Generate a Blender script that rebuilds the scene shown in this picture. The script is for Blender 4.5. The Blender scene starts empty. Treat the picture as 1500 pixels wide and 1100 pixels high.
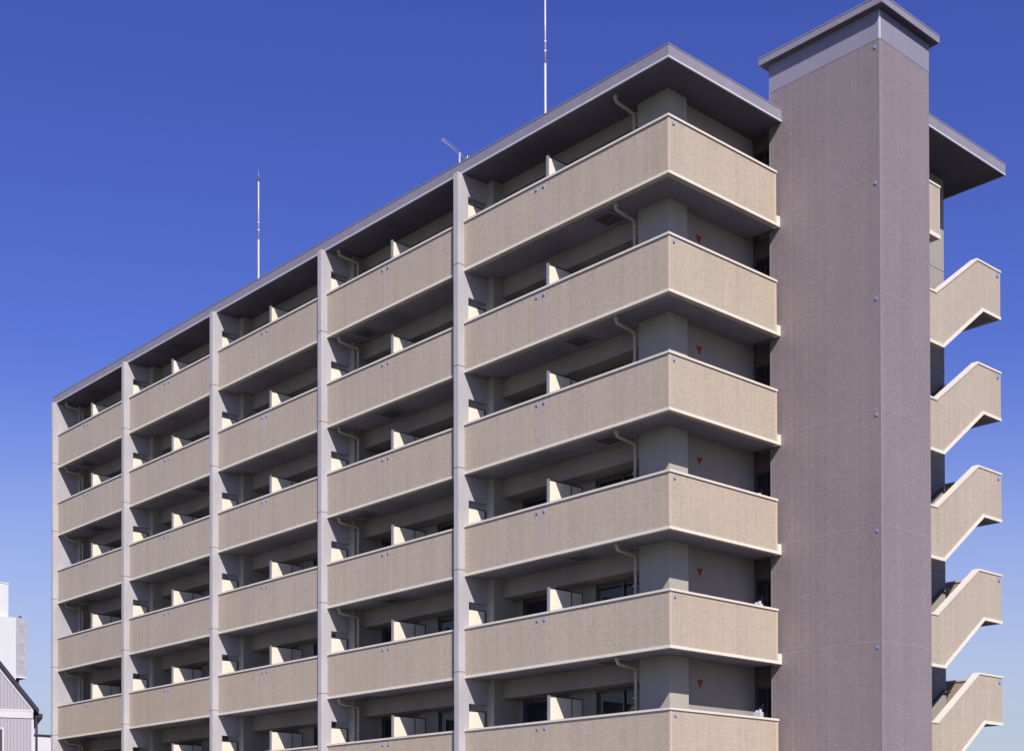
import bpy, math, random
from mathutils import Vector, Matrix
R = math.radians
scene = bpy.context.scene
random.seed(7)
GZ = 21.8            # height of the top parapet's coping above the ground
H = 2.9              # storey height
# ---------------------------------------------------------------- camera, sky, sun, exposure
YAW, PITCH, ROLL = 0.8342843, 0.0104177, -0.0020641
cd = bpy.data.cameras.new('camera'); cam = bpy.data.objects.new('camera', cd)
scene.collection.objects.link(cam); scene.camera = cam
cam.location = (22.50824, -25.61045, GZ - 18.16611)
cam.rotation_euler = (Matrix.Rotation(YAW, 3, 'Z') @ Matrix.Rotation(math.pi/2 + PITCH, 3, 'X') @ Matrix.Rotation(ROLL, 3, 'Z')).to_euler()
cd.sensor_width = 36; cd.sensor_fit = 'HORIZONTAL'; cd.lens = 36*2043.433/1500
cd.shift_x = 0; cd.shift_y = (1235.63 - 550)/1500
cd.clip_start = .1; cd.clip_end = 6000

SUN = Vector((.63, -.378, .68)).normalized()
elev = math.asin(SUN.z); azim = math.atan2(SUN.x, SUN.y)
w = bpy.data.worlds.new('World'); scene.world = w; w.use_nodes = True
nt = w.node_tree; nt.nodes.clear()
sky = nt.nodes.new('ShaderNodeTexSky'); sky.sky_type = 'NISHITA'; sky.sun_disc = False
sky.sun_elevation = elev; sky.sun_rotation = azim
sky.altitude = 0; sky.air_density = 1.0; sky.dust_density = .25; sky.ozone_density = 4.0
hs = nt.nodes.new('ShaderNodeHueSaturation'); hs.inputs['Hue'].default_value = .535
hs.inputs['Saturation'].default_value = 1.22; hs.inputs['Value'].default_value = 1.0
bg = nt.nodes.new('ShaderNodeBackground'); bg.inputs['Strength'].default_value = .11
wo = nt.nodes.new('ShaderNodeOutputWorld')
nt.links.new(sky.outputs[0], hs.inputs['Color']); tcw = nt.nodes.new('ShaderNodeTexCoord'); spw = nt.nodes.new('ShaderNodeSeparateXYZ'); nt.links.new(tcw.outputs['Generated'], spw.inputs[0])
mrw = nt.nodes.new('ShaderNodeMapRange'); mrw.interpolation_type = 'SMOOTHSTEP'
mrw.inputs[1].default_value = .02; mrw.inputs[2].default_value = .345; mrw.inputs[3].default_value = .95; mrw.inputs[4].default_value = 0
nt.links.new(spw.outputs[2], mrw.inputs[0])
mxw = nt.nodes.new('ShaderNodeMix'); mxw.data_type = 'RGBA'; nt.links.new(mrw.outputs[0], mxw.inputs['Factor'])      # pale summer haze towards the horizon
nt.links.new(hs.outputs[0], mxw.inputs['A']); mxw.inputs['B'].default_value = (3.45, 3.85, 4.65, 1)
mpw = nt.nodes.new('ShaderNodeMapping'); mpw.inputs['Scale'].default_value = (3, 3, 9); nt.links.new(tcw.outputs['Generated'], mpw.inputs[0])
nzw = nt.nodes.new('ShaderNodeTexNoise'); nzw.inputs['Scale'].default_value = 1.3; nzw.inputs['Detail'].default_value = 7; nzw.inputs['Roughness'].default_value = .62
nt.links.new(mpw.outputs[0], nzw.inputs['Vector'])
mrc = nt.nodes.new('ShaderNodeMapRange'); mrc.inputs[1].default_value = .50; mrc.inputs[2].default_value = .80; mrc.inputs[3].default_value = 0; mrc.inputs[4].default_value = .30
nt.links.new(nzw.outputs[0], mrc.inputs[0])
mlc = nt.nodes.new('ShaderNodeMath'); mlc.operation = 'MULTIPLY'; nt.links.new(mrc.outputs[0], mlc.inputs[0]); nt.links.new(mrw.outputs[0], mlc.inputs[1])
mxc = nt.nodes.new('ShaderNodeMix'); mxc.data_type = 'RGBA'; nt.links.new(mlc.outputs[0], mxc.inputs['Factor'])     # faint thin cloud low in the sky
nt.links.new(mxw.outputs['Result'], mxc.inputs['A']); mxc.inputs['B'].default_value = (4.8, 5.0, 5.4, 1)
nt.links.new(mxc.outputs['Result'], bg.inputs['Color'])
nt.links.new(bg.outputs[0], wo.inputs['Surface'])
sl = bpy.data.lights.new('sun', 'SUN'); so = bpy.data.objects.new('sun', sl); scene.collection.objects.link(so)
sl.energy = 5.0; sl.angle = R(.5); sl.color = (1.0, .93, .84)
so.rotation_euler = SUN.to_track_quat('Z', 'Y').to_euler(); so.location = SUN*60
vs = scene.view_settings; vs.view_transform = 'Standard'; vs.look = 'None'; vs.gamma = 1; vs.use_curve_mapping = False
vs.exposure = .35

# ---------------------------------------------------------------- helpers
C = scene.collection
class MB:
    def __init__(s): s.v = []; s.f = []
    def box(s, x0, x1, y0, y1, z0, z1):
        n = len(s.v)
        s.v += [(x0,y0,z0),(x1,y0,z0),(x1,y1,z0),(x0,y1,z0),(x0,y0,z1),(x1,y0,z1),(x1,y1,z1),(x0,y1,z1)]
        for q in ((0,3,2,1),(4,5,6,7),(0,1,5,4),(1,2,6,5),(2,3,7,6),(3,0,4,7)): s.f.append(tuple(n+i for i in q))
        return s
    def prism(s, pts, z0, z1):           # footprint counter-clockwise in xy
        n = len(s.v); m = len(pts)
        s.v += [(x,y,z0) for x,y in pts] + [(x,y,z1) for x,y in pts]
        s.f.append(tuple(n+i for i in reversed(range(m)))); s.f.append(tuple(n+m+i for i in range(m)))
        for i in range(m):
            j = (i+1) % m; s.f.append((n+i, n+j, n+m+j, n+m+i))
        return s
    def extx(s, pts, x0, x1):            # polygon in yz (counter-clockwise seen from +x), extruded along x
        n = len(s.v); m = len(pts)
        s.v += [(x0,y,z) for y,z in pts] + [(x1,y,z) for y,z in pts]
        s.f.append(tuple(n+i for i in reversed(range(m)))); s.f.append(tuple(n+m+i for i in range(m)))
        for i in range(m):
            j = (i+1) % m; s.f.append((n+i, n+j, n+m+j, n+m+i))
        return s
    def tube(s, pts, r, seg=10, r1=None):
        pts = [Vector(p) for p in pts]; n0 = len(s.v); up = None
        for i, p in enumerate(pts):
            a = pts[i]-pts[i-1] if i else pts[1]-pts[0]
            b = pts[i+1]-pts[i] if i < len(pts)-1 else a
            d = (a.normalized()+b.normalized()).normalized()
            if up is None:
                up = Vector((0,0,1)) if abs(d.z) < .9 else Vector((1,0,0))
            u = (up - d*up.dot(d)).normalized(); v = d.cross(u); up = u
            rr = r if r1 is None else r + (r1-r)*i/(len(pts)-1)
            for k in range(seg):
                t = 2*math.pi*k/seg; q = p + u*math.cos(t)*rr + v*math.sin(t)*rr; s.v.append(tuple(q))
        for i in range(len(pts)-1):
            for k in range(seg):
                a = n0+i*seg+k; b = n0+i*seg+(k+1) % seg; s.f.append((a, b, b+seg, a+seg))
        s.f.append(tuple(n0+k for k in reversed(range(seg)))); s.f.append(tuple(n0+(len(pts)-1)*seg+k for k in range(seg)))
        return s
    def mesh(s, name, mat, smooth=False):
        me = bpy.data.meshes.new(name); me.from_pydata(s.v, [], s.f); me.materials.append(mat)
        if smooth:
            for p in me.polygons: p.use_smooth = len(p.vertices) == 4
        me.update(); return me
def arc(p0, p1, p2, r, n=5):             # rounded corner p0-p1-p2
    p0, p1, p2 = map(Vector, (p0, p1, p2)); a = p1 + (p0-p1).normalized()*r; b = p1 + (p2-p1).normalized()*r
    return [tuple(a*(1-t)**2 + p1*2*t*(1-t) + b*t*t) for t in [i/n for i in range(n+1)]]
def thing(name, label, cat, loc=(0,0,0), rz=0, group=None):
    o = bpy.data.objects.new(name, None); C.objects.link(o); o.location = loc; o.rotation_euler = (0,0,rz)
    o.empty_display_size = .5; o['label'] = label; o['category'] = cat
    if group: o['group'] = group
    return o
CACHE = {}
def part(name, mat, parent, build, key=None, loc=(0,0,0), smooth=False, label=None):
    me = CACHE.get(key) if key else None
    if me is None:
        m = MB(); build(m); me = m.mesh(name, mat, smooth)
        if key: CACHE[key] = me
    o = bpy.data.objects.new(name, me); C.objects.link(o); o.parent = parent; o.location = loc
    if label: o['label'] = label
    return o

# ---------------------------------------------------------------- materials
def newmat(name):
    m = bpy.data.materials.new(name); m.use_nodes = True; n = m.node_tree.nodes; b = n['Principled BSDF']
    return m, n, m.node_tree.links, b
def wallvec(n, l):
    g = n.new('ShaderNodeNewGeometry'); sp = n.new('ShaderNodeSeparateXYZ'); l.new(g.outputs['Position'], sp.inputs[0])
    ad = n.new('ShaderNodeMath'); ad.operation = 'ADD'; l.new(sp.outputs[0], ad.inputs[0]); l.new(sp.outputs[1], ad.inputs[1])
    cb = n.new('ShaderNodeCombineXYZ'); l.new(ad.outputs[0], cb.inputs[0]); l.new(sp.outputs[2], cb.inputs[1])
    return g, cb
def stainmul(n, l, g, col_socket, amount=.12, scale=.5, streak=True):
    mp = n.new('ShaderNodeMapping'); mp.inputs['Scale'].default_value = (1.6, 1.6, .22) if streak else (1, 1, 1)
    l.new(g.outputs['Position'], mp.inputs[0])
    nz = n.new('ShaderNodeTexNoise'); nz.inputs['Scale'].default_value = scale*2; nz.inputs['Detail'].default_value = 5; nz.inputs['Roughness'].default_value = .6
    l.new(mp.outputs[0], nz.inputs['Vector'])
    nz2 = n.new('ShaderNodeTexNoise'); nz2.inputs['Scale'].default_value = scale; nz2.inputs['Detail'].default_value = 4
    l.new(g.outputs['Position'], nz2.inputs['Vector'])
    av = n.new('ShaderNodeMath'); av.operation = 'ADD'; l.new(nz.outputs[0], av.inputs[0]); l.new(nz2.outputs[0], av.inputs[1])
    mr = n.new('ShaderNodeMapRange'); mr.inputs[1].default_value = .7; mr.inputs[2].default_value = 1.3
    mr.inputs[3].default_value = 1-amount; mr.inputs[4].default_value = 1+amount; l.new(av.outputs[0], mr.inputs[0])
    mx = n.new('ShaderNodeVectorMath'); mx.operation = 'SCALE'; l.new(col_socket, mx.inputs[0]); l.new(mr.outputs[0], mx.inputs['Scale'])
    return mx.outputs[0]
def tile_mat(name, c1, c2, c3, grout, bw=.095, bh=.05, rough=.55, amount=.08, streaks=.1):
    m, n, l, b = newmat(name); g, cb = wallvec(n, l)
    # per-tile colour from a white noise on the tile index
    dv = n.new('ShaderNodeVectorMath'); dv.operation = 'DIVIDE'; dv.inputs[1].default_value = (bw, bh, 1); l.new(cb.outputs[0], dv.inputs[0])
    fl = n.new('ShaderNodeVectorMath'); fl.operation = 'FLOOR'; l.new(dv.outputs[0], fl.inputs[0])
    wn = n.new('ShaderNodeTexWhiteNoise'); l.new(fl.outputs[0], wn.inputs['Vector'])
    cr = n.new('ShaderNodeValToRGB'); cr.color_ramp.interpolation = 'CONSTANT'
    e = cr.color_ramp.elements; e[0].color = (*c1, 1); e[0].position = 0; e[1].color = (*c2, 1); e[1].position = .4
    e3 = e.new(.75); e3.color = (*c3, 1); l.new(wn.outputs['Value'], cr.inputs[0])
    # columns of tiles differ slightly: batches of paper-mounted sheets
    dv2 = n.new('ShaderNodeVectorMath'); dv2.operation = 'DIVIDE'; dv2.inputs[1].default_value = (bw*1.0, 400, 1); l.new(cb.outputs[0], dv2.inputs[0])
    fl2 = n.new('ShaderNodeVectorMath'); fl2.operation = 'FLOOR'; l.new(dv2.outputs[0], fl2.inputs[0])
    wn2 = n.new('ShaderNodeTexWhiteNoise'); l.new(fl2.outputs[0], wn2.inputs['Vector'])
    mr2 = n.new('ShaderNodeMapRange'); mr2.inputs[3].default_value = 1-amount; mr2.inputs[4].default_value = 1+amount; l.new(wn2.outputs['Value'], mr2.inputs[0])
    sc = n.new('ShaderNodeVectorMath'); sc.operation = 'SCALE'; l.new(cr.outputs[0], sc.inputs[0]); l.new(mr2.outputs[0], sc.inputs['Scale'])
    br = n.new('ShaderNodeTexBrick'); br.offset = 0; br.squash = 1
    br.inputs['Scale'].default_value = 1; br.inputs['Mortar Size'].default_value = .0045; br.inputs['Mortar Smooth'].default_value = .3
    br.inputs['Brick Width'].default_value = bw; br.inputs['Row Height'].default_value = bh
    l.new(cb.outputs[0], br.inputs['Vector'])
    mx = n.new('ShaderNodeMix'); mx.data_type = 'RGBA'; l.new(br.outputs['Fac'], mx.inputs['Factor'])
    l.new(sc.outputs[0], mx.inputs['A']); mx.inputs['B'].default_value = (*grout, 1)
    out = stainmul(n, l, g, mx.outputs['Result'], streaks, .45)
    l.new(out, b.inputs['Base Color']); b.inputs['Roughness'].default_value = rough
    bp = n.new('ShaderNodeBump'); bp.inputs['Strength'].default_value = .35; bp.inputs['Distance'].default_value = .004; bp.invert = True
    l.new(br.outputs['Fac'], bp.inputs['Height']); l.new(bp.outputs[0], b.inputs['Normal'])
    return m
def paint(name, c, rough=.75, amount=.06, scale=.8, bump=.15, bscale=60, metal=0, streak=True):
    m, n, l, b = newmat(name); g = n.new('ShaderNodeNewGeometry')
    rgb = n.new('ShaderNodeRGB'); rgb.outputs[0].default_value = (*c, 1)
    l.new(stainmul(n, l, g, rgb.outputs[0], amount, scale, streak), b.inputs['Base Color'])
    b.inputs['Roughness'].default_value = rough; b.inputs['Metallic'].default_value = metal
    if bump:
        nz = n.new('ShaderNodeTexNoise'); nz.inputs['Scale'].default_value = bscale; nz.inputs['Detail'].default_value = 3
        l.new(g.outputs['Position'], nz.inputs['Vector'])
        bp = n.new('ShaderNodeBump'); bp.inputs['Strength'].default_value = bump; bp.inputs['Distance'].default_value = .01
        l.new(nz.outputs[0], bp.inputs['Height']); l.new(bp.outputs[0], b.inputs['Normal'])
    return m
M = {}
M['tile'] = tile_mat('beige_tile', (.44,.37,.29), (.458,.388,.308), (.42,.348,.283), (.31,.262,.21), streaks=.05, amount=.045)
M['tower'] = tile_mat('mauve_tile', (.225,.186,.194), (.238,.202,.205), (.212,.177,.197), (.185,.156,.172), amount=.045, streaks=.06)
M['cornertile'] = paint('corner_tile', (.50,.41,.33), .5, .05, bump=0)
M['towercorner'] = paint('tower_corner_tile', (.27,.235,.26), .5, .05, bump=0)
M['cream'] = paint('cream_paint', (.74,.69,.60), .7, .05)
M['edge'] = paint('white_edge_paint', (.66,.625,.54), .65, .05)
M['coping'] = paint('coping_paint', (.64,.585,.52), .5, .06, bump=.05)
M['fin'] = paint('lilac_grey_paint', (.395,.38,.405), .7, .09)
M['fascia'] = paint('roof_fascia_paint', (.23,.216,.27), .6, .07)
M['band'] = paint('tower_band_paint', (.225,.215,.285), .6, .06)
M['drip'] = paint('drip_edge_metal', (.52,.52,.58), .45, .04, bump=0)
M['soffitshade'] = paint('roof_soffit_shade', (.095,.088,.13), .85, .12, .5, streak=False)  # soffit colour darkened to paint in the deep shade under the roof
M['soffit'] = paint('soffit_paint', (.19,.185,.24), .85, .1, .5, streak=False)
M['column'] = paint('column_paint', (.36,.345,.30), .9, .06, .6, bump=.5, bscale=45)
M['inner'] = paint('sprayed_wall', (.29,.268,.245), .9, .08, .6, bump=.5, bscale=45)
M['screen'] = paint('cement_board', (.70,.66,.56), .75, .04)
M['frame'] = paint('dark_bronze_frame', (.045,.04,.045), .4, .05, bump=0)
M['alu'] = paint('aluminium_frame', (.32,.32,.35), .4, .04, bump=0, metal=.4)
M['sash'] = paint('bronze_sash', (.12,.115,.13), .4, .04, bump=0, metal=.4)
M['dark'] = paint('lobby_shade', (.10,.08,.08), .8, .06)  # lobby wall colour darkened to carry its shade
M['seal'] = paint('joint_sealant', (.34,.34,.43), .6, .05, bump=0)
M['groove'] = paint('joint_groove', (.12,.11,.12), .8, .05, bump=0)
M['pipe'] = paint('pvc_pipe', (.42,.37,.31), .45, .06, bump=0)
M['hatch'] = paint('hatch_steel', (.07,.065,.07), .5, .06, bump=0)
M['plate'] = paint('sky_reflection_plate', (.24,.30,.58), .35, .08, bump=0)  # blue of the reflected sky painted into the plate colour
M['platelo'] = paint('cover_plate_slot', (.05,.06,.14), .4, .08, bump=0)
M['red'] = paint('red_marker', (.30,.012,.015), .5, .06, bump=0)
M['trim'] = paint('pale_house_trim', (.50,.48,.53), .6, .05, bump=0)
M['white'] = paint('white_paint', (.72,.71,.70), .6, .05, bump=0)
M['rod'] = paint('white_steel_pole', (.50,.48,.51), .35, .03, bump=0)
M['steel'] = paint('galvanised_steel', (.45,.45,.48), .4, .08, bump=0, metal=.5)
M['concrete'] = paint('concrete', (.34,.32,.30), .85, .12)
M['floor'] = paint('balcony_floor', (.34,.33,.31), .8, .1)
m, n, l, b = newmat('window_glass'); M['glass'] = m
b.inputs['Base Color'].default_value = (.018,.02,.03,1); b.inputs['Roughness'].default_value = .04; b.inputs['IOR'].default_value = 1.5
g = n.new('ShaderNodeNewGeometry'); nz = n.new('ShaderNodeTexNoise'); nz.inputs['Scale'].default_value = .9; l.new(g.outputs['Position'], nz.inputs['Vector'])
bpn = n.new('ShaderNodeBump'); bpn.inputs['Strength'].default_value = .05; bpn.inputs['Distance'].default_value = .05
l.new(nz.outputs[0], bpn.inputs['Height']); l.new(bpn.outputs[0], b.inputs['Normal'])

# ---------------------------------------------------------------- ground, lane
def ground_mat(name, c, sc):
    m, n, l, b = newmat(name); g = n.new('ShaderNodeNewGeometry')
    nz = n.new('ShaderNodeTexNoise'); nz.inputs['Scale'].default_value = sc; nz.inputs['Detail'].default_value = 8
    l.new(g.outputs['Position'], nz.inputs['Vector'])
    cr = n.new('ShaderNodeValToRGB'); cr.color_ramp.elements[0].color = (*[x*.75 for x in c], 1); cr.color_ramp.elements[1].color = (*[x*1.25 for x in c], 1)
    cr.color_ramp.elements[0].position = .3; cr.color_ramp.elements[1].position = .7
    l.new(nz.outputs[0], cr.inputs[0]); l.new(cr.outputs[0], b.inputs['Base Color']); b.inputs['Roughness'].default_value = .9
    return m
def sheet(name, x0, x1, y0, y1, z, mat, label):
    me = bpy.data.meshes.new(name); me.from_pydata([(x0,y0,z),(x1,y0,z),(x1,y1,z),(x0,y1,z)], [], [(0,1,2,3)]); me.materials.append(mat)
    o = bpy.data.objects.new(name, me); C.objects.link(o); o['kind'] = 'structure'; o['label'] = label; return o
sheet('ground', -3000, 3000, -3000, 3000, 0, ground_mat('earth_ground', (.035,.035,.03), .15), 'bare ground, toned dark to limit bounced light, stretching to the horizon')  # tone set dark to cut light bounced onto the upper soffits
sheet('bounce_forecourt', -40, 5, -5.5, 12, .004, ground_mat('concrete_paving', (.50,.47,.44), .6), 'unseen pale forecourt in front of the flats, shaped to bounce light up')  # unseen strip, sized and brightened to bounce light onto lower soffits
sheet('road', -80, 60, -36, -24, .008, ground_mat('asphalt', (.06,.06,.06), 2), 'asphalt street before the flats')

# ---------------------------------------------------------------- the apartment building
B = thing('apartment_building', 'long beige tiled apartment block with stacked balconies and a mauve corner tower', 'building', (0,0,0))
XF = [-34.58, -28.07, -21.30, -14.52, -7.71]          # right faces of the fins
XP = [-31.74, -24.95, -18.14, -11.32, -4.45]          # privacy screens
NL = 8
FT = .19
def Z(k): return GZ - H*k
SOF = 1.34
WB, TY0, TY1, TX0, TX1 = 4.28, 4.43, 6.70, -.32, 3.08  # side balcony end, tower footprint
SX = 2.46

# core volume and full-height concrete
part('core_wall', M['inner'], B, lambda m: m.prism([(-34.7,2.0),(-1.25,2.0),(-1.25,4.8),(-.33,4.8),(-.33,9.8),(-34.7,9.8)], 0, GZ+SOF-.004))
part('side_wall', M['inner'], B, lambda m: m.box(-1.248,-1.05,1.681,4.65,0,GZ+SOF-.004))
part('corner_column', M['column'], B, lambda m: m.box(-1.88,-.85,.95,1.68,0,GZ+SOF-.004))
for i, x in enumerate(XF):
    x0 = x-FT
    if i == 0:
        f = part('fin', M['fin'], B, lambda m: m.box(x0+.04,x,-.24,1.996,0,GZ+SOF))
    else:
        f = part('fin', M['fin'], B, lambda m: m.box(x0,x,-.24,.148,0,GZ+SOF))
    for k in range(NL):
        part('joint_ring', M['groove'], f, lambda m: m.box(x0-.004 if i else x0+.036,x+.004,-.244,-.002,GZ-1.28,GZ-1.262), ('jr',i), (0,0,-H*k))
        if i:
            g = part('fin_wall', M['fin'], B, lambda m: m.box(x0+.01,x-.004,.149,.86,Z(0)+.75,Z(0)+(SOF if k == 0 else 1.46)), ('fw',i,k==0), (0,0,-H*k))
            pn = part('lower_screen', M['screen'], B, lambda m: m.box(x-.06,x-.022,.151,.76,GZ-1.12,GZ+.535), ('ls',i), (0,0,-H*k))
            def fr(m):
                m.box(x-.07,x-.012,.151,.80,GZ+.536,GZ+.565); m.box(x-.07,x-.012,.762,.80,GZ-1.12,GZ+.535)
            part('screen_frame', M['frame'], pn, fr, ('lsf',i))
    if i: part('pillar', M['column'], B, lambda m: m.box(x-.75,x+.28,.85,1.996,0,GZ+SOF-.004))
    else: part('pillar', M['column'], B, lambda m: m.box(x+.002,x+.28,.85,1.996,0,GZ+SOF-.004))

def window(k, xa, xb, key):
    """sliding balcony door: frame, two sashes, glass; head 2.14 m above the floor"""
    zb, zt = GZ-1.12, GZ+.93
    def frame(m):
        m.box(xa,xa+.06,1.80,1.95,zb,zt); m.box(xb-.06,xb,1.80,1.95,zb,zt)
        m.box(xa+.06,xb-.06,1.80,1.95,zt-.05,zt); m.box(xa+.06,xb-.06,1.80,1.95,zb,zb+.05)
    o = part('window', M['sash'], B, frame, ('wf',key), (0,0,-H*k))
    xm = (xa+xb)/2
    def sash(m, a, b_, y):
        m.box(a,a+.05,y,y+.03,zb+.051,zt-.051); m.box(b_-.05,b_,y,y+.03,zb+.051,zt-.051)
        m.box(a+.05,b_-.05,y,y+.03,zt-.11,zt-.051); m.box(a+.05,b_-.05,y,y+.03,zb+.051,zb+.12)
    part('sash', M['sash'], o, lambda m: sash(m,xa+.061,xm+.025,1.86), ('ws',key))
    part('sash', M['sash'], o, lambda m: sash(m,xm-.025,xb-.061,1.90), ('ws2',key))
    part('pane', M['glass'], o, lambda m: m.box(xa+.111,xm-.025,1.872,1.880,zb+.12,zt-.11), ('wp',key))
    part('pane', M['glass'], o, lambda m: m.box(xm+.025,xb-.111,1.912,1.920,zb+.12,zt-.11), ('wp2',key))
    # dark panel painted as the unlit room behind the glass
    part('unlit_room_panel', M['groove'], o, lambda m: m.box(xa+.062,xb-.062,1.96,1.985,zb+.06,zt-.06), ('wc',key))

HATCH = {0:(1.1,1.1+.7), 1:(3.85,4.6), 3:(.85,2.2), 4:(4.7,3.6)}
for k in range(NL):
    dz = (0,0,-H*k); top = k == 0; ce = GZ + (SOF if top else 1.46)
    for i in range(5):
        xl = XF[i]; xr = XF[i+1]-FT if i < 4 else 0; xp = XP[i]; xj = xp-.12
        # floor slab, split by the construction joint under the screen
        if i < 4:
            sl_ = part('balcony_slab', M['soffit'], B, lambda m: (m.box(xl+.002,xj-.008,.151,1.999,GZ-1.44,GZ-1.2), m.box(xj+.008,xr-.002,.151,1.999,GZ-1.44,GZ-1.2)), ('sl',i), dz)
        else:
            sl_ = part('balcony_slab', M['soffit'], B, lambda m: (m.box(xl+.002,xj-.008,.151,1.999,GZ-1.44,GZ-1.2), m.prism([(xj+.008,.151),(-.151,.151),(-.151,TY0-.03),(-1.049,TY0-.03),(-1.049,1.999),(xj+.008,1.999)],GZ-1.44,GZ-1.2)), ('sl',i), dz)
        part('slab_joint', M['groove'], sl_, lambda m: m.box(xj-.008,xj+.008,.151,1.999,GZ-1.43,GZ-1.21), ('sj',i))
        # escape hatch in this slab, alternating from floor to floor
        hx = None
        if i in HATCH and k < NL-1:
            hx = {0:(xl+(1.1 if k%2==0 else 2.0)), 1:(xl+(4.0 if k%2 else 4.6)), 3:(xl+.85 if k%2==0 else xl+2.2), 4:(-3.0 if k%2==0 else -4.1)}[i]
            if i in (0,1) and k == 0 and i == 1: hx = None
        if hx is not None:
            def hf(m):
                a, b_, c_, d = hx, hx+.68, .34, 1.02; z0, z1 = GZ-1.475, GZ-1.4405
                m.box(a,b_,c_,c_+.06,z0,z1); m.box(a,b_,d-.06,d,z0,z1); m.box(a,a+.06,c_+.06,d-.06,z0,z1); m.box(b_-.06,b_,c_+.06,d-.06,z0,z1)
                m.box(a-.09,b_+.09,c_-.09,c_-.004,GZ-1.448,GZ-1.4405); m.box(a-.09,b_+.09,d+.004,d+.09,GZ-1.448,GZ-1.4405)
            part('escape_hatch', M['soffit'], sl_, hf, ('hf',i,k%2,hx))
            part('hatch_lid', M['hatch'], sl_, lambda m: m.box(hx+.06,hx+.62,.40,.96,GZ-1.456,GZ-1.4405), ('hl',i,k%2,hx))
        # parapet
        if i < 4:
            pr = part('balcony_parapet', M['tile'], B, lambda m: m.box(xl,xr,0,.15,GZ-1.44,GZ-.055), ('pa',i), dz)
            part('coping', M['coping'], pr, lambda m: m.box(xl,xr,-.032,.182,GZ-.0545,GZ), ('co',i))
            part('edge_band', M['edge'], pr, lambda m: m.box(xl,xr,-.022,-.0005,GZ-1.45,GZ-1.378), ('eb',i))
        else:
            pr = part('balcony_parapet', M['tile'], B, lambda m: m.prism([(xl,0),(0,0),(0,WB),(-.15,WB),(-.15,.15),(xl,.15)],GZ-1.44,GZ-.055), ('pa',i), dz)
            part('coping', M['coping'], pr, lambda m: m.prism([(xl,-.032),(.032,-.032),(.032,WB+.01),(-.182,WB+.01),(-.182,.182),(xl,.182)],GZ-.0545,GZ), ('co',i))
            part('edge_band', M['edge'], pr, lambda m: (m.prism([(xl,-.022),(.022,-.022),(.022,WB),(.0005,WB),(.0005,-.0005),(xl,-.0005)],GZ-1.45,GZ-1.378)), ('eb',i))
            part('end_block', M['edge'], pr, lambda m: m.box(-.15,.024,WB+.001,TY0-.006,GZ-1.452,GZ-1.18), 'endb')
            part('corner_tile', M['cornertile'], pr, lambda m: m.prism([(-.05,-.004),(.004,-.004),(.004,.05),(.0005,.05),(.0005,-.0005),(-.05,-.0005)],GZ-1.344,GZ-.056), 'ct')
            part('end_tile', M['cornertile'], pr, lambda m: m.box(.0005,.005,WB-.06,WB,GZ-1.344,GZ-.056), 'et')
            def cp(m): m.box(.0005,.022,.14,.205,GZ-.22,GZ-.145)
            q = part('cover_plate', M['plate'], pr, cp, 'cpE')
            part('plate_slot', M['platelo'], pr, lambda m: m.box(.0225,.025,.155,.205,GZ-.217,GZ-.20), 'cpEs')
        part('sealant_joint', M['seal'], pr, lambda m: m.box(xj-.008,xj+.008,-.003,-.0004,GZ-1.344,GZ-.056), ('sj2',i))
        for sgn in (-1,1):
            part('cover_plate', M['plate'], pr, lambda m: m.box(xj+sgn*.14-.035,xj+sgn*.14+.035,-.018,-.0005,GZ-.235,GZ-.15), ('cp',i,sgn))
            part('plate_slot', M['platelo'], pr, lambda m: m.box(xj+sgn*.14-.025,xj+sgn*.14+.025,-.021,-.0185,GZ-.23,GZ-.21), ('cps',i,sgn))
        # privacy screen
        ps = part('privacy_screen', M['screen'], B, lambda m: (m.box(xp-.02,xp+.02,.20,1.00,GZ-1.12,GZ+.66), m.box(xp-.02,xp+.02,1.03,1.42,GZ-1.12,GZ+.66)), ('ps',i), dz)
        part('screen_frame', M['frame'], ps, lambda m: (m.box(xp-.03,xp+.03,.20,1.45,GZ+.661,GZ+.69), m.box(xp-.03,xp+.03,1.421,1.45,GZ-1.12,GZ+.66), m.box(xp-.03,xp+.03,1.001,1.029,GZ-1.12,GZ+.66)), ('psf',i))
        part('front_post', M['alu'], ps, lambda m: m.box(xp-.035,xp+.035,.152,.199,GZ-1.12,GZ+.695), ('psp',i))
        # beam and walls with door openings
        bl = xl+.281; brr = XF[i+1]-.751 if i < 4 else -1.26
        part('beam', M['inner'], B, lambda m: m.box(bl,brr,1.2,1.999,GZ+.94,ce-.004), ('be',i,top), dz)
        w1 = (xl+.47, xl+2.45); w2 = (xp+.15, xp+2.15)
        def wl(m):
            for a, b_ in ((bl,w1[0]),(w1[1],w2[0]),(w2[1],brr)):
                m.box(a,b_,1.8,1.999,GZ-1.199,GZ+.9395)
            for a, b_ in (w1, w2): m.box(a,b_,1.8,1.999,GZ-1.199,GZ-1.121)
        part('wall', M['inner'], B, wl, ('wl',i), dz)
        window(k, w1[0]+.002, w1[1]-.002, (i,1)); window(k, w2[0]+.002, w2[1]-.002, (i,2))
        # drain pipe
        if i in (0,3,4):
            px = -1.98 if i == 4 else xl+.42; py = .92
            zt = ce; key = ('pp',i,top)
            def pipe(m):
                ox = px+.02 if i == 4 else px-.06
                a = (ox,.20,zt-.02); b1 = (ox,.20,zt-.17); c1 = (px,py,zt-.24); d1 = (px,py,GZ-1.45)
                pts = [a] + arc(a,b1,c1,.09) + arc(b1,c1,d1,.09) + [d1]
                m.tube(pts,.042,12)
                m.tube([(ox,.20,zt-.001),(ox,.20,zt-.09)],.062,12)
                m.tube([(px,py,zt-.30),(px,py,zt-.42)],.05,12)
            dp = part('drain_pipe', M['pipe'], B, pipe, key, dz, smooth=True)
            part('pipe_clip', M['steel'], dp, lambda m: m.box(px-.055,px+.055,py-.05,py+.06,GZ+.45,GZ+.48), ('pc',i))
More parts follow.
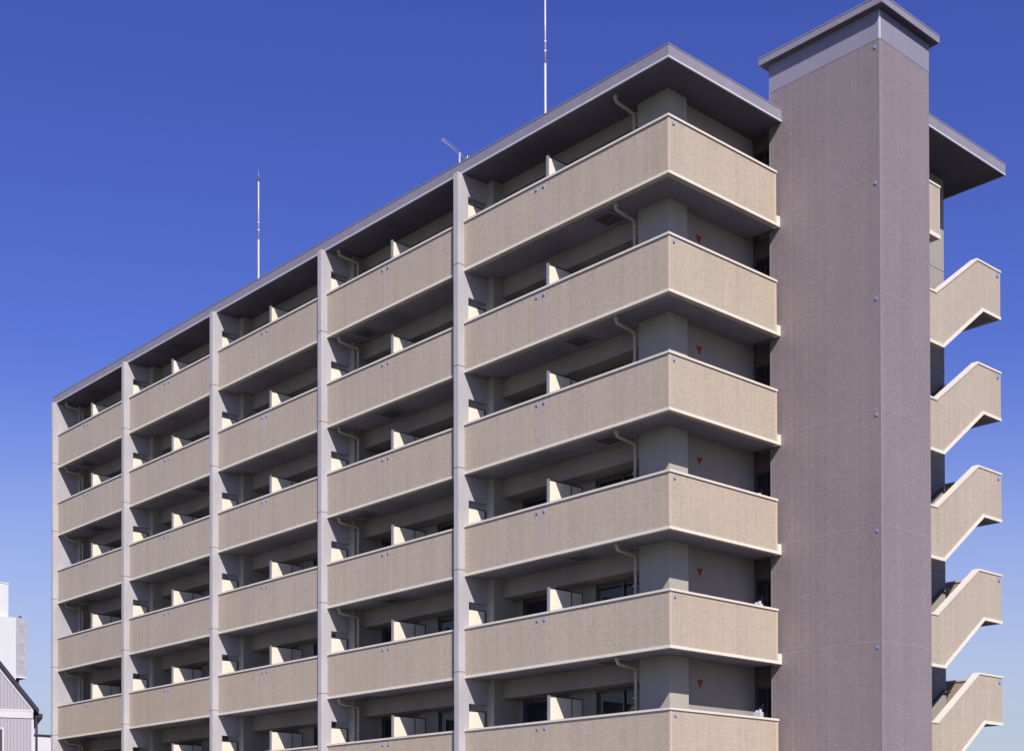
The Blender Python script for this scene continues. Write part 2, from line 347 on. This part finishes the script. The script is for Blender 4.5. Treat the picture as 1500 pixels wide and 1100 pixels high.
    # side balcony end: lobby wall with a dark glazed door
    def lob(m):
        m.box(-1.248,-1.0,4.66,4.795,GZ-1.2,GZ+.94); m.box(-1.248,TX0-.002,4.66,4.795,GZ+.941,ce-.004)
    part('lobby_wall', M['dark'], B, lob, ('lo',top), dz)
    dr = part('lobby_door', M['frame'], B, lambda m: (m.box(-.999,-.94,4.69,4.78,GZ-1.19,GZ+.94), m.box(-.939,TX0-.01,4.69,4.78,GZ+.88,GZ+.94), m.box(-.68,-.64,4.69,4.78,GZ-1.19,GZ+.879)), 'door', dz)
    part('pane', M['glass'], dr, lambda m: (m.box(-.939,-.681,4.72,4.73,GZ-1.19,GZ+.879), m.box(-.639,TX0-.01,4.72,4.73,GZ-1.19,GZ+.879)), 'doorp')
    mbx = part('meter_box', M['drip'], B, lambda m: (m.box(-.84,-.62,4.32,4.46,GZ-1.19,GZ+.24)), 'mb', dz)
    part('box_stub', M['drip'], mbx, lambda m: (m.tube([(-.78,4.39,GZ+.241),(-.78,4.39,GZ+.29)],.05,8), m.tube([(-.67,4.39,GZ+.241),(-.67,4.39,GZ+.31)],.04,8)), 'mbs')
    if k >= 1:
        part('access_marker', M['red'], B, lambda m: m.extx([(2.37,GZ+.745),(2.49,GZ+.965),(2.25,GZ+.965)],-1.049,-1.043), 'tri', dz, label='red inverted triangle')

# roof slab with fascia
def roof_pts(e=0):
    return [(-34.95-e,-.08-e),(.08+e,-.08-e),(.08+e,TY0-.004),(TX0-.004,TY0-.004),(TX0-.004,TY1+.004),(2.59+e,TY1+.004),(2.59+e,11.57+e),(-34.95-e,11.57+e)]
rf = part('roof_slab', M['soffitshade'], B, lambda m: m.prism(roof_pts(-.03), GZ+SOF, GZ+1.60))
def strip(m, pts, t, z0, z1):            # open wall strip following pts, thickness t to the outside (pts ccw)
    for i in range(len(pts)-1):
        a, b_ = Vector(pts[i]), Vector(pts[i+1]); d = (b_-a).normalized(); nn = Vector((d.y,-d.x))
        a2 = a + nn*t - d*(t if i else 0); b2 = b_ + nn*t + d*t
        m.prism([tuple(a),tuple(a2) if not i else tuple(a+nn*t),tuple(b2) if i < len(pts)-2 else tuple(b_+nn*t),tuple(b_)][::1], z0, z1)
fb = part('roof_fascia', M['fascia'], B, lambda m: (m.box(-34.95,.08,-.08,-.0505,GZ+1.375,GZ+1.65), m.box(.0505,.08,-.05,TY0-.004,GZ+1.375,GZ+1.65),
      m.box(2.5605,2.59,TY1+.004,11.57,GZ+1.375,GZ+1.65), m.box(-34.95,2.56,11.5405,11.57,GZ+1.375,GZ+1.65), m.box(-34.95,-34.9205,-.05,11.54,GZ+1.375,GZ+1.65)))
part('drip_edge', M['drip'], fb, lambda m: (m.box(-34.957,.087,-.087,-.0505,GZ+1.332,GZ+1.3745), m.box(.0505,.087,-.05,TY0-.004,GZ+1.332,GZ+1.3745),
      m.box(2.5605,2.597,TY1+.004,11.577,GZ+1.332,GZ+1.3745), m.box(-34.957,2.56,11.5405,11.577,GZ+1.332,GZ+1.3745), m.box(-34.957,-34.9205,-.05,11.54,GZ+1.332,GZ+1.3745)))
part('roof_cap', M['fascia'], fb, lambda m: (m.box(-34.96,.09,-.09,.2,GZ+1.6505,GZ+1.675), m.box(-.2,.09,.2005,TY0-.004,GZ+1.6505,GZ+1.675),
      m.box(2.3,2.6,TY1+.004,11.58,GZ+1.6505,GZ+1.675)))
for xj in (-4.57, -11.33, -18.17, -25.0, -31.8):
    part('fascia_joint', M['band'], fb, lambda m: m.box(xj-.03,xj+.03,-.084,-.0805,GZ+1.375,GZ+1.65))
    part('soffit_joint', M['groove'], rf, lambda m: m.box(xj-.008,xj+.008,-.04,1.19,GZ+SOF-.003,GZ+SOF-.0004))
part('roof_deck', M['concrete'], B, lambda m: m.prism([(-34.8,.2),(-.4,.2),(-.4,11.4),(-34.8,11.4)], GZ+1.6005, GZ+1.64))

# ---- tower
tw = part('tower', M['tower'], B, lambda m: m.box(TX0,TX1,TY0,TY1,0,GZ+2.25))
part('tower_band', M['band'], tw, lambda m: m.box(TX0-.006,TX1+.006,TY0-.006,TY1+.006,GZ+2.2505,GZ+3.0))
cp_ = part('tower_cap', M['fascia'], B, lambda m: m.box(TX0-.20,TX1+.20,TY0-.20,TY1+.20,GZ+3.0005,GZ+3.17))
part('cap_edge', M['band'], cp_, lambda m: m.box(TX0-.21,TX1+.21,TY0-.21,TY1+.21,GZ+3.1705,GZ+3.20))
part('cap_soffit_shade', M['soffitshade'], cp_, lambda m: m.box(TX0-.17,TX1+.17,TY0-.17,TY1+.17,GZ+2.996,GZ+3.0003))  # thin dark sheet painted as the shade under the cap
part('corner_tile', M['towercorner'], tw, lambda m: m.prism([(TX1-.022,TY0-.005),(TX1+.005,TY0-.005),(TX1+.005,TY0+.022),(TX1+.0005,TY0+.022),(TX1+.0005,TY0-.0005),(TX1-.022,TY0-.0005)],.1,GZ+2.249))
part('corner_trim', M['drip'], tw, lambda m: m.prism([(TX1-.03,TY0-.012),(TX1+.012,TY0-.012),(TX1+.012,TY0+.03),(TX1+.0065,TY0+.03),(TX1+.0065,TY0-.0065),(TX1-.03,TY0-.0065)],GZ+2.251,GZ+2.93))
for k in range(NL-1):
    part('sealant_joint', M['seal'], tw, lambda m: (m.box(TX0,TX1-.046,TY0-.004,TY0-.0005,GZ-1.181,GZ-1.170), m.box(TX1+.0005,TX1+.004,TY0+.046,TY1,GZ-1.181,GZ-1.170)), 'tj', (0,0,-H*k))
for k in range(-1,NL-1):
    z = GZ+2.08 if k < 0 else GZ-1.33-H*k
    part('cover_plate', M['plate'], tw, lambda m: m.box(2.91,2.98,TY0-.018,TY0-.0005,-.035,.035), 'tp', (0,0,z))
    part('plate_slot', M['platelo'], tw, lambda m: m.box(2.93,2.95,TY0-.021,TY0-.0185,-.025,.005), 'tps', (0,0,z))
# stair tower returns: left edge trim
part('edge_tile', M['towercorner'], tw, lambda m: m.box(TX0-.0045,TX0+.03,TY0-.0045,TY0-.0005,.1,GZ+2.249))

# ---- outdoor stair behind the tower
ST = .15
def offs(pts, dz): return [(y, z+dz) for y, z in pts]
for k in range(NL):
    z0 = GZ - H*k
    if k == 0:
        pr = part('landing_parapet', M['tile'], B, lambda m: (m.box(SX-ST,SX,TY1+.002,8.25,z0-1.44,z0-.055), m.box(1.26,SX-ST-.0005,8.1,8.25,z0-1.44,z0-.055)))
        part('coping', M['coping'], pr, lambda m: (m.box(SX-ST-.022,SX+.022,TY1+.002,8.272,z0-.0545,z0), m.box(1.26,SX-ST-.0225,8.078,8.272,z0-.0545,z0)))
        part('edge_band', M['edge'], pr, lambda m: m.box(SX+.0005,SX+.022,TY1+.002,8.25,z0-1.452,z0-1.345))
        part('end_tile', M['cornertile'], pr, lambda m: m.box(SX+.0005,SX+.005,8.19,8.25,z0-1.344,z0-.056))
    else:
        T = [(TY1+.002,0),(8.03,0),(10.19,1.51),(11.47,1.51)]
        Bt = [(TY1+.002,-1.44),(8.39,-1.44),(10.49,.10),(11.47,.10)]
        lo = (0,0,-H*k)
        pr = part('stair_parapet', M['tile'], B, lambda m: m.extx([(y,GZ+z) for y,z in Bt]+[(y,GZ+z-.055) for y,z in reversed(T)],SX-ST,SX), 'spa', lo)
        def copg(m):
            pts = [(TY1+.002,-.06),(8.04,-.06),(10.19,1.445),(11.49,1.445)]; up = [(y,z+.055) for y,z in pts]; up[1] = (8.02,-.005); up[2] = (10.17,1.50)
            m.extx([(y,GZ+z) for y,z in pts]+[(y,GZ+z) for y,z in reversed(up)],SX-ST-.022,SX+.022)
        part('coping', M['coping'], pr, copg, 'spc')
        def bnd(m):
            up = [(TY1+.002,-1.37),(8.375,-1.37),(10.47,.172),(11.47,.172)]; dn = [(TY1+.002,-1.452),(8.40,-1.452),(10.50,.088),(11.47,.088)]
            m.extx([(y,GZ+z) for y,z in dn]+[(y,GZ+z) for y,z in reversed(up)],SX+.0005,SX+.022)
        part('edge_band', M['edge'], pr, bnd, 'spb')
        part('cover_plate', M['plate'], pr, lambda m: m.box(SX+.0005,SX+.022,11.24,11.33,GZ+1.27,GZ+1.40), 'scp')
        part('plate_slot', M['platelo'], pr, lambda m: m.box(SX+.0225,SX+.025,11.255,11.315,GZ+1.28,GZ+1.31), 'scps')
        # flight up to the half landing: stepped top, sloping soffit
        def fl(m):
            n = 9; pts = [(7.9,GZ-1.44),(8.30,GZ-1.44),(10.35,GZ+.10),(10.6,GZ+.10)]; top_ = []
            for s in range(n):
                y = 8.05+s*2.15/n; top_ += [(y,GZ-1.2+s*1.45/n),(y,GZ-1.2+(s+1)*1.45/n)]
            top_ += [(10.6,GZ+.25)]
            m.extx(pts+list(reversed(top_))+[(7.9,GZ-1.2)],1.252,SX-ST-.001)
        part('stair_flight', M['concrete'], B, fl, 'sfl', lo)
        part('half_landing', M['soffit'], B, lambda m: m.box(.26,SX-ST-.001,10.6005,11.319,GZ+.10,GZ+.25), 'hl', lo)
        hp = part('landing_end_wall', M['tile'], B, lambda m: m.box(.1,SX-ST-.0005,11.32,11.47,GZ+.10,GZ+1.455), 'hw', lo)
        part('coping', M['coping'], hp, lambda m: m.box(.08,SX-ST-.0225,11.298,11.492,GZ+1.4555,GZ+1.51), 'hwc')
        def fl2(m):
            n = 9; pts = []
            for s in range(n):
                y = 10.2-s*2.15/n; pts += [(y,GZ+.25+s*1.45/n),(y,GZ+.25+(s+1)*1.45/n)]
            m.extx([(8.0,GZ+1.46),(10.35,GZ-.02+.02),(10.599,GZ+.1),(10.599,GZ+.25)]+pts+[(8.0,GZ+1.7)],.26,1.098)
        part('stair_flight', M['concrete'], B, fl2, 'sfl2', lo)
        part('back_parapet', M['tile'], B, lambda m: m.extx([(8.0,GZ+1.46),(10.4,GZ+.1),(11.319,GZ+.1),(11.319,GZ+1.46),(10.2,GZ+1.46),(8.0,GZ+2.9)],.1,.2595), 'bpa', lo)
        hr = part('handrail', M['frame'], B, lambda m: (m.tube([(8.0,GZ-.30,)][:0] or [(1.31,8.1,GZ-.32),(1.31,10.25,GZ+1.16),(1.31,10.56,GZ+1.16)],.025,8),), 'hr', lo, smooth=True) if False else \
             part('handrail', M['frame'], B, lambda m: m.tube([(1.32,7.9,GZ-.36),(1.32,8.1,GZ-.34),(1.32,10.25,GZ+1.10),(1.32,10.56,GZ+1.10)],.028,8), 'hr', lo, smooth=True)
        part('rail_knob', M['frame'], hr, lambda m: m.tube([(1.32,10.56,GZ+1.10),(1.25,10.62,GZ+1.10)],.04,8), 'hrk', smooth=True)
    part('floor_landing', M['soffit'], B, lambda m: m.box(-.3,SX-ST-.001,TY1+.005,7.8995,GZ-1.44,GZ-1.2), 'fla', (0,0,-H*k))
sw = part('spine_wall', M['inner'], B, lambda m: m.box(1.10,1.25,TY1+.004,10.50,0,GZ+SOF-.003))
for k in range(NL-1):
    part('wall_joint', M['groove'], sw, lambda m: m.box(1.2505,1.2545,7.9,10.5,GZ-1.325,GZ-1.31), 'wj', (0,0,-H*k))

# ---------------------------------------------------------------- on the roof
def rod(x, y, label):
    t = thing('lightning_rod', label, 'lightning rod', (x,y,GZ+1.64), group='lightning rods on the roof')
    part('mast', M['rod'], t, lambda m: m.tube([(0,0,0),(0,0,4.75)],.034,12), 'm1', smooth=True)
    part('upper_mast', M['rod'], t, lambda m: m.tube([(0,0,4.75),(0,0,7.08)],.030,12,.026), 'm2', smooth=True)
    part('collar', M['rod'], t, lambda m: (m.tube([(0,0,5.08),(0,0,5.16)],.040,12), m.tube([(0,0,5.38),(0,0,5.46)],.038,12)), 'm3', smooth=True)
    part('tip', M['frame'], t, lambda m: m.tube([(0,0,7.08),(0,0,7.15)],.034,10), 'm4', smooth=True)
    part('needle', M['steel'], t, lambda m: m.tube([(0,0,7.15),(0,0,7.55)],.011,8,.004), 'm5', smooth=True)
    part('base_flange', M['steel'], t, lambda m: (m.box(-.18,.18,-.18,.18,0,.02), m.tube([(0,0,.02),(0,0,.2)],.07,12)), 'm6')
rod(-8.54, 4, 'white lightning rod standing on the roof above the fourth bay, running out of the frame')
rod(-25.05, 4, 'white lightning rod with a thin needle tip above the left part of the roof')
t = thing('tv_antenna', 'small tilted grey television aerial on a short pole above the roof edge', 'antenna', (-12.66,4.0,GZ+1.64))
part('mast', M['rod'], t, lambda m: m.tube([(0,0,0),(0,0,3.42)],.024,10), smooth=True)
bd = Vector((-.29,.95,0)).normalized(); cr_ = Vector((bd.y,-bd.x,0))
def boom(m):
    a = Vector((0,0,3.5)); m.tube([a-bd*1.07, a+bd*.5],.014,6); m.tube([a-bd*1.0+Vector((0,0,.09)), a+bd*.42+Vector((0,0,.09))],.008,6)
bo = part('boom', M['steel'], t, boom, smooth=True)
for j in range(9):
    part('element', M['steel'], bo, lambda m: m.tube([Vector((0,0,3.5))+bd*(-1.02+j*.17)-cr_*.07, Vector((0,0,3.5))+bd*(-1.02+j*.17)+cr_*.07],.006,5))
part('reflector', M['steel'], bo, lambda m: (m.tube([Vector((0,0,3.62))+bd*.48-cr_*.1, Vector((0,0,3.62))+bd*.48+cr_*.1],.012,5), m.tube([Vector((0,0,3.38))+bd*.48-cr_*.1, Vector((0,0,3.38))+bd*.48+cr_*.1],.012,5), m.tube([Vector((0,0,3.36))+bd*.48, Vector((0,0,3.64))+bd*.48],.012,5)))
part('clamp', M['rod'], t, lambda m: m.box(-.03,.03,-.03,.03,3.42,3.53))
t = thing('roof_vent', 'small white vent cowl on the roof just left of the tower', 'roof vent', (-.27,4.2,GZ+1.64))
part('pipe', M['white'], t, lambda m: m.tube([(0,0,0),(0,0,.22)],.06,12), smooth=True)
part('cowl', M['frame'], t, lambda m: (m.tube([(0,0,.22),(0,0,.26)],.10,12), m.tube([(0,0,.261),(0,0,.33)],.10,12,.03)), smooth=True)

# ---------------------------------------------------------------- gabled house, left edge of the picture
gd = Vector((.335,.942,0)).normalized(); rz = math.atan2(gd.y, gd.x)   # local +x along the gable wall (towards the flats), local -y faces the camera
m, n, l, b = newmat('grey_siding'); M['siding'] = m
tc = n.new('ShaderNodeTexCoord'); sp = n.new('ShaderNodeSeparateXYZ'); l.new(tc.outputs['Object'], sp.inputs[0])
ad = n.new('ShaderNodeMath'); ad.operation = 'ADD'; l.new(sp.outputs[0], ad.inputs[0]); l.new(sp.outputs[1], ad.inputs[1])
cb = n.new('ShaderNodeCombineXYZ'); l.new(ad.outputs[0], cb.inputs[0]); l.new(sp.outputs[2], cb.inputs[1])
br = n.new('ShaderNodeTexBrick'); br.offset = 0; br.inputs['Scale'].default_value = 1; br.inputs['Brick Width'].default_value = .11; br.inputs['Row Height'].default_value = 3
br.inputs['Mortar Size'].default_value = .012; br.inputs['Color1'].default_value = (.33,.32,.36,1); br.inputs['Color2'].default_value = (.315,.305,.345,1); br.inputs['Mortar'].default_value = (.26,.25,.29,1)
l.new(cb.outputs[0], br.inputs['Vector']); l.new(br.outputs['Color'], b.inputs['Base Color']); b.inputs['Roughness'].default_value = .7
bpn = n.new('ShaderNodeBump'); bpn.invert = True; bpn.inputs['Distance'].default_value = .01; l.new(br.outputs['Fac'], bpn.inputs['Height']); l.new(bpn.outputs[0], b.inputs['Normal'])
HS = thing('gabled_house', 'grey sided house with steep dark roof edge at the left, beside the flats', 'house', (-26.03,-4.75,0), rz)
EH = 9.05; WD = 8.0; sl_r = 1.27                      # eave height, gable width, roof slope
def gab(m):
    n0 = len(m.v)
    pts = [(0,0),(0,EH),(-WD/2,EH+WD/2*sl_r),(-WD,EH),(-WD,0)]
    m.v += [(x,0,z) for x,z in pts] + [(x,7.0,z) for x,z in pts]
    k5 = 5; m.f.append(tuple(n0+i for i in range(5))[::-1]); m.f.append(tuple(n0+5+i for i in range(5)))
    for i in range(5):
        j = (i+1) % 5; m.f.append((n0+i,n0+j,n0+5+j,n0+5+i))
part('wall', M['siding'], HS, gab)
def roofside(m, s):
    # sloping slab following one side of the roof, 0.3 m verge and eave overhang
    xe = .18 if s > 0 else -WD-.18; xr = -WD/2; ze = EH-.18*sl_r; zr = EH+WD/2*sl_r
    n0 = len(m.v); up = .20
    P_ = [(xe,ze+.01),(xr,zr+.01),(xr,zr+up),(xe,ze+up)]
    m.v += [(x,-.16,z) for x,z in P_] + [(x,7.16,z) for x,z in P_]
    for q in ((0,1,2,3),(7,6,5,4),(0,4,5,1),(1,5,6,2),(2,6,7,3),(3,7,4,0)): m.f.append(tuple(n0+i for i in q))
M['roofdark'] = paint('dark_slate_metal', (.014,.016,.034), .7, .08, bump=0)
for s in (1,-1): part('roof', M['roofdark'], HS, lambda m: roofside(m, s))
def verge(m):
    n0 = len(m.v); xe, ze, xr, zr = 0, EH-.06, -WD/2, EH+WD/2*sl_r-.06
    P_ = [(xe,ze-.10),(xr,zr-.10),(xr,zr+.06),(xe,ze+.06)]
    m.v += [(x,-.03,z) for x,z in P_] + [(x,-.001,z) for x,z in P_]
    for q in ((0,1,2,3)[::-1],(7,6,5,4)[::-1],(0,4,5,1)[::-1],(1,5,6,2)[::-1],(2,6,7,3)[::-1],(3,7,4,0)[::-1]): m.f.append(tuple(n0+i for i in q))
part('verge_board', M['trim'], HS, verge)
part('gutter', M['roofdark'], HS, lambda m: m.box(.16,.30,-.2,7.2,EH-.36,EH-.20))
part('downpipe', M['roofdark'], HS, lambda m: m.tube([(.10,-.02,.1),(.10,-.02,EH-.30),(.2,.0,EH-.26)],.05,8), smooth=True)
part('belt_course', M['trim'], HS, lambda m: (m.box(-WD,-.02,-.03,-.001,EH-.36,EH-.12), m.box(-WD,-.02,-.035,-.001,EH-.115,EH-.05)))
part('corner_board', M['trim'], HS, lambda m: m.box(-.07,.012,-.012,-.0005,0,EH-.4))
for (wx, wz) in ((-1.06,0),(-4.4,0),(-1.06,-3.0),(-4.4,-3.0),(-1.06,-6.0)):
    zt = EH-.78+wz; zb = zt-1.7
    wf = part('window', M['frame'], HS, lambda m: (m.box(wx-1.7,wx-1.62,-.05,-.001,zb,zt), m.box(wx-.08,wx,-.05,-.001,zb,zt), m.box(wx-1.619,wx-.081,-.05,-.001,zt-.08,zt), m.box(wx-1.619,wx-.081,-.05,-.001,zb,zb+.08), m.box(wx-1.619,wx-.081,-.05,-.001,zt-.44,zt-.38)))
    part('pane', M['alu'], wf, lambda m: (m.box(wx-1.619,wx-.081,-.02,-.001,zb+.081,zt-.441), m.box(wx-1.619,wx-.081,-.02,-.001,zt-.379,zt-.081)))
    part('frame_trim', M['trim'], wf, lambda m: (m.box(wx+.001,wx+.07,-.02,-.001,zb-.05,zt+.06), m.box(wx-1.7,wx,-.02,-.001,zt+.001,zt+.06)))

# ---------------------------------------------------------------- white block far behind the house
WBK = thing('white_office_block', 'tall white tower block with a stepped top and grey tiled bay behind the house', 'building', (-66.0,11.1,0))
M['whitewall'] = paint('white_rendered_wall', (.58,.59,.60), .8, .04, .3)
M['greytile'] = tile_mat('pale_grey_tile', (.36,.35,.38), (.40,.39,.42), (.34,.33,.37), (.44,.43,.47), .3, .3, .6, .03, .05)
M['greytile'].name = 'pale_grey_tile'
part('wall', M['whitewall'], WBK, lambda m: m.box(-9,.32,-22,.02,0,19.25))
part('penthouse', M['whitewall'], WBK, lambda m: m.box(-8.5,-.06,-20,-.33,19.252,21.45))
part('roof_edge', M['white'], WBK, lambda m: m.box(-9.03,.35,-22.02,.03,19.2505,19.30) if False else m.box(-8.53,-.03,-20.03,-.30,21.4505,21.50))
part('tiled_bay', M['greytile'], WBK, lambda m: m.box(-2.4,.34,.021,.72,15.45,19.28))
part('bay_joint', M['seal'], WBK, lambda m: [m.box(.3405,.348,.03,.71,z,z+.03) for z in (16.5,17.45,18.4)])
part('bay_sill', M['white'], WBK, lambda m: m.box(-2.42,.36,.021,.75,15.38,15.449))
part('recess_shade', M['roofdark'], WBK, lambda m: m.box(-2.2,.0,.021,.36,0,15.379))  # dark box painted as the shade under the bay
part('vent_cap', M['frame'], WBK, lambda m: m.box(.1,.25,.28,.42,19.281,19.40))

LOW = thing('low_white_building', 'low white building between the gabled house and the flats', 'building', (-64.4,12.3,0))
part('wall', M['whitewall'], LOW, lambda m: m.box(-8,.2,-2.5,1.6,0,11.55))
part('roof_edge', M['roofdark'], LOW, lambda m: m.box(-8.05,.25,-2.55,1.65,11.551,11.67))
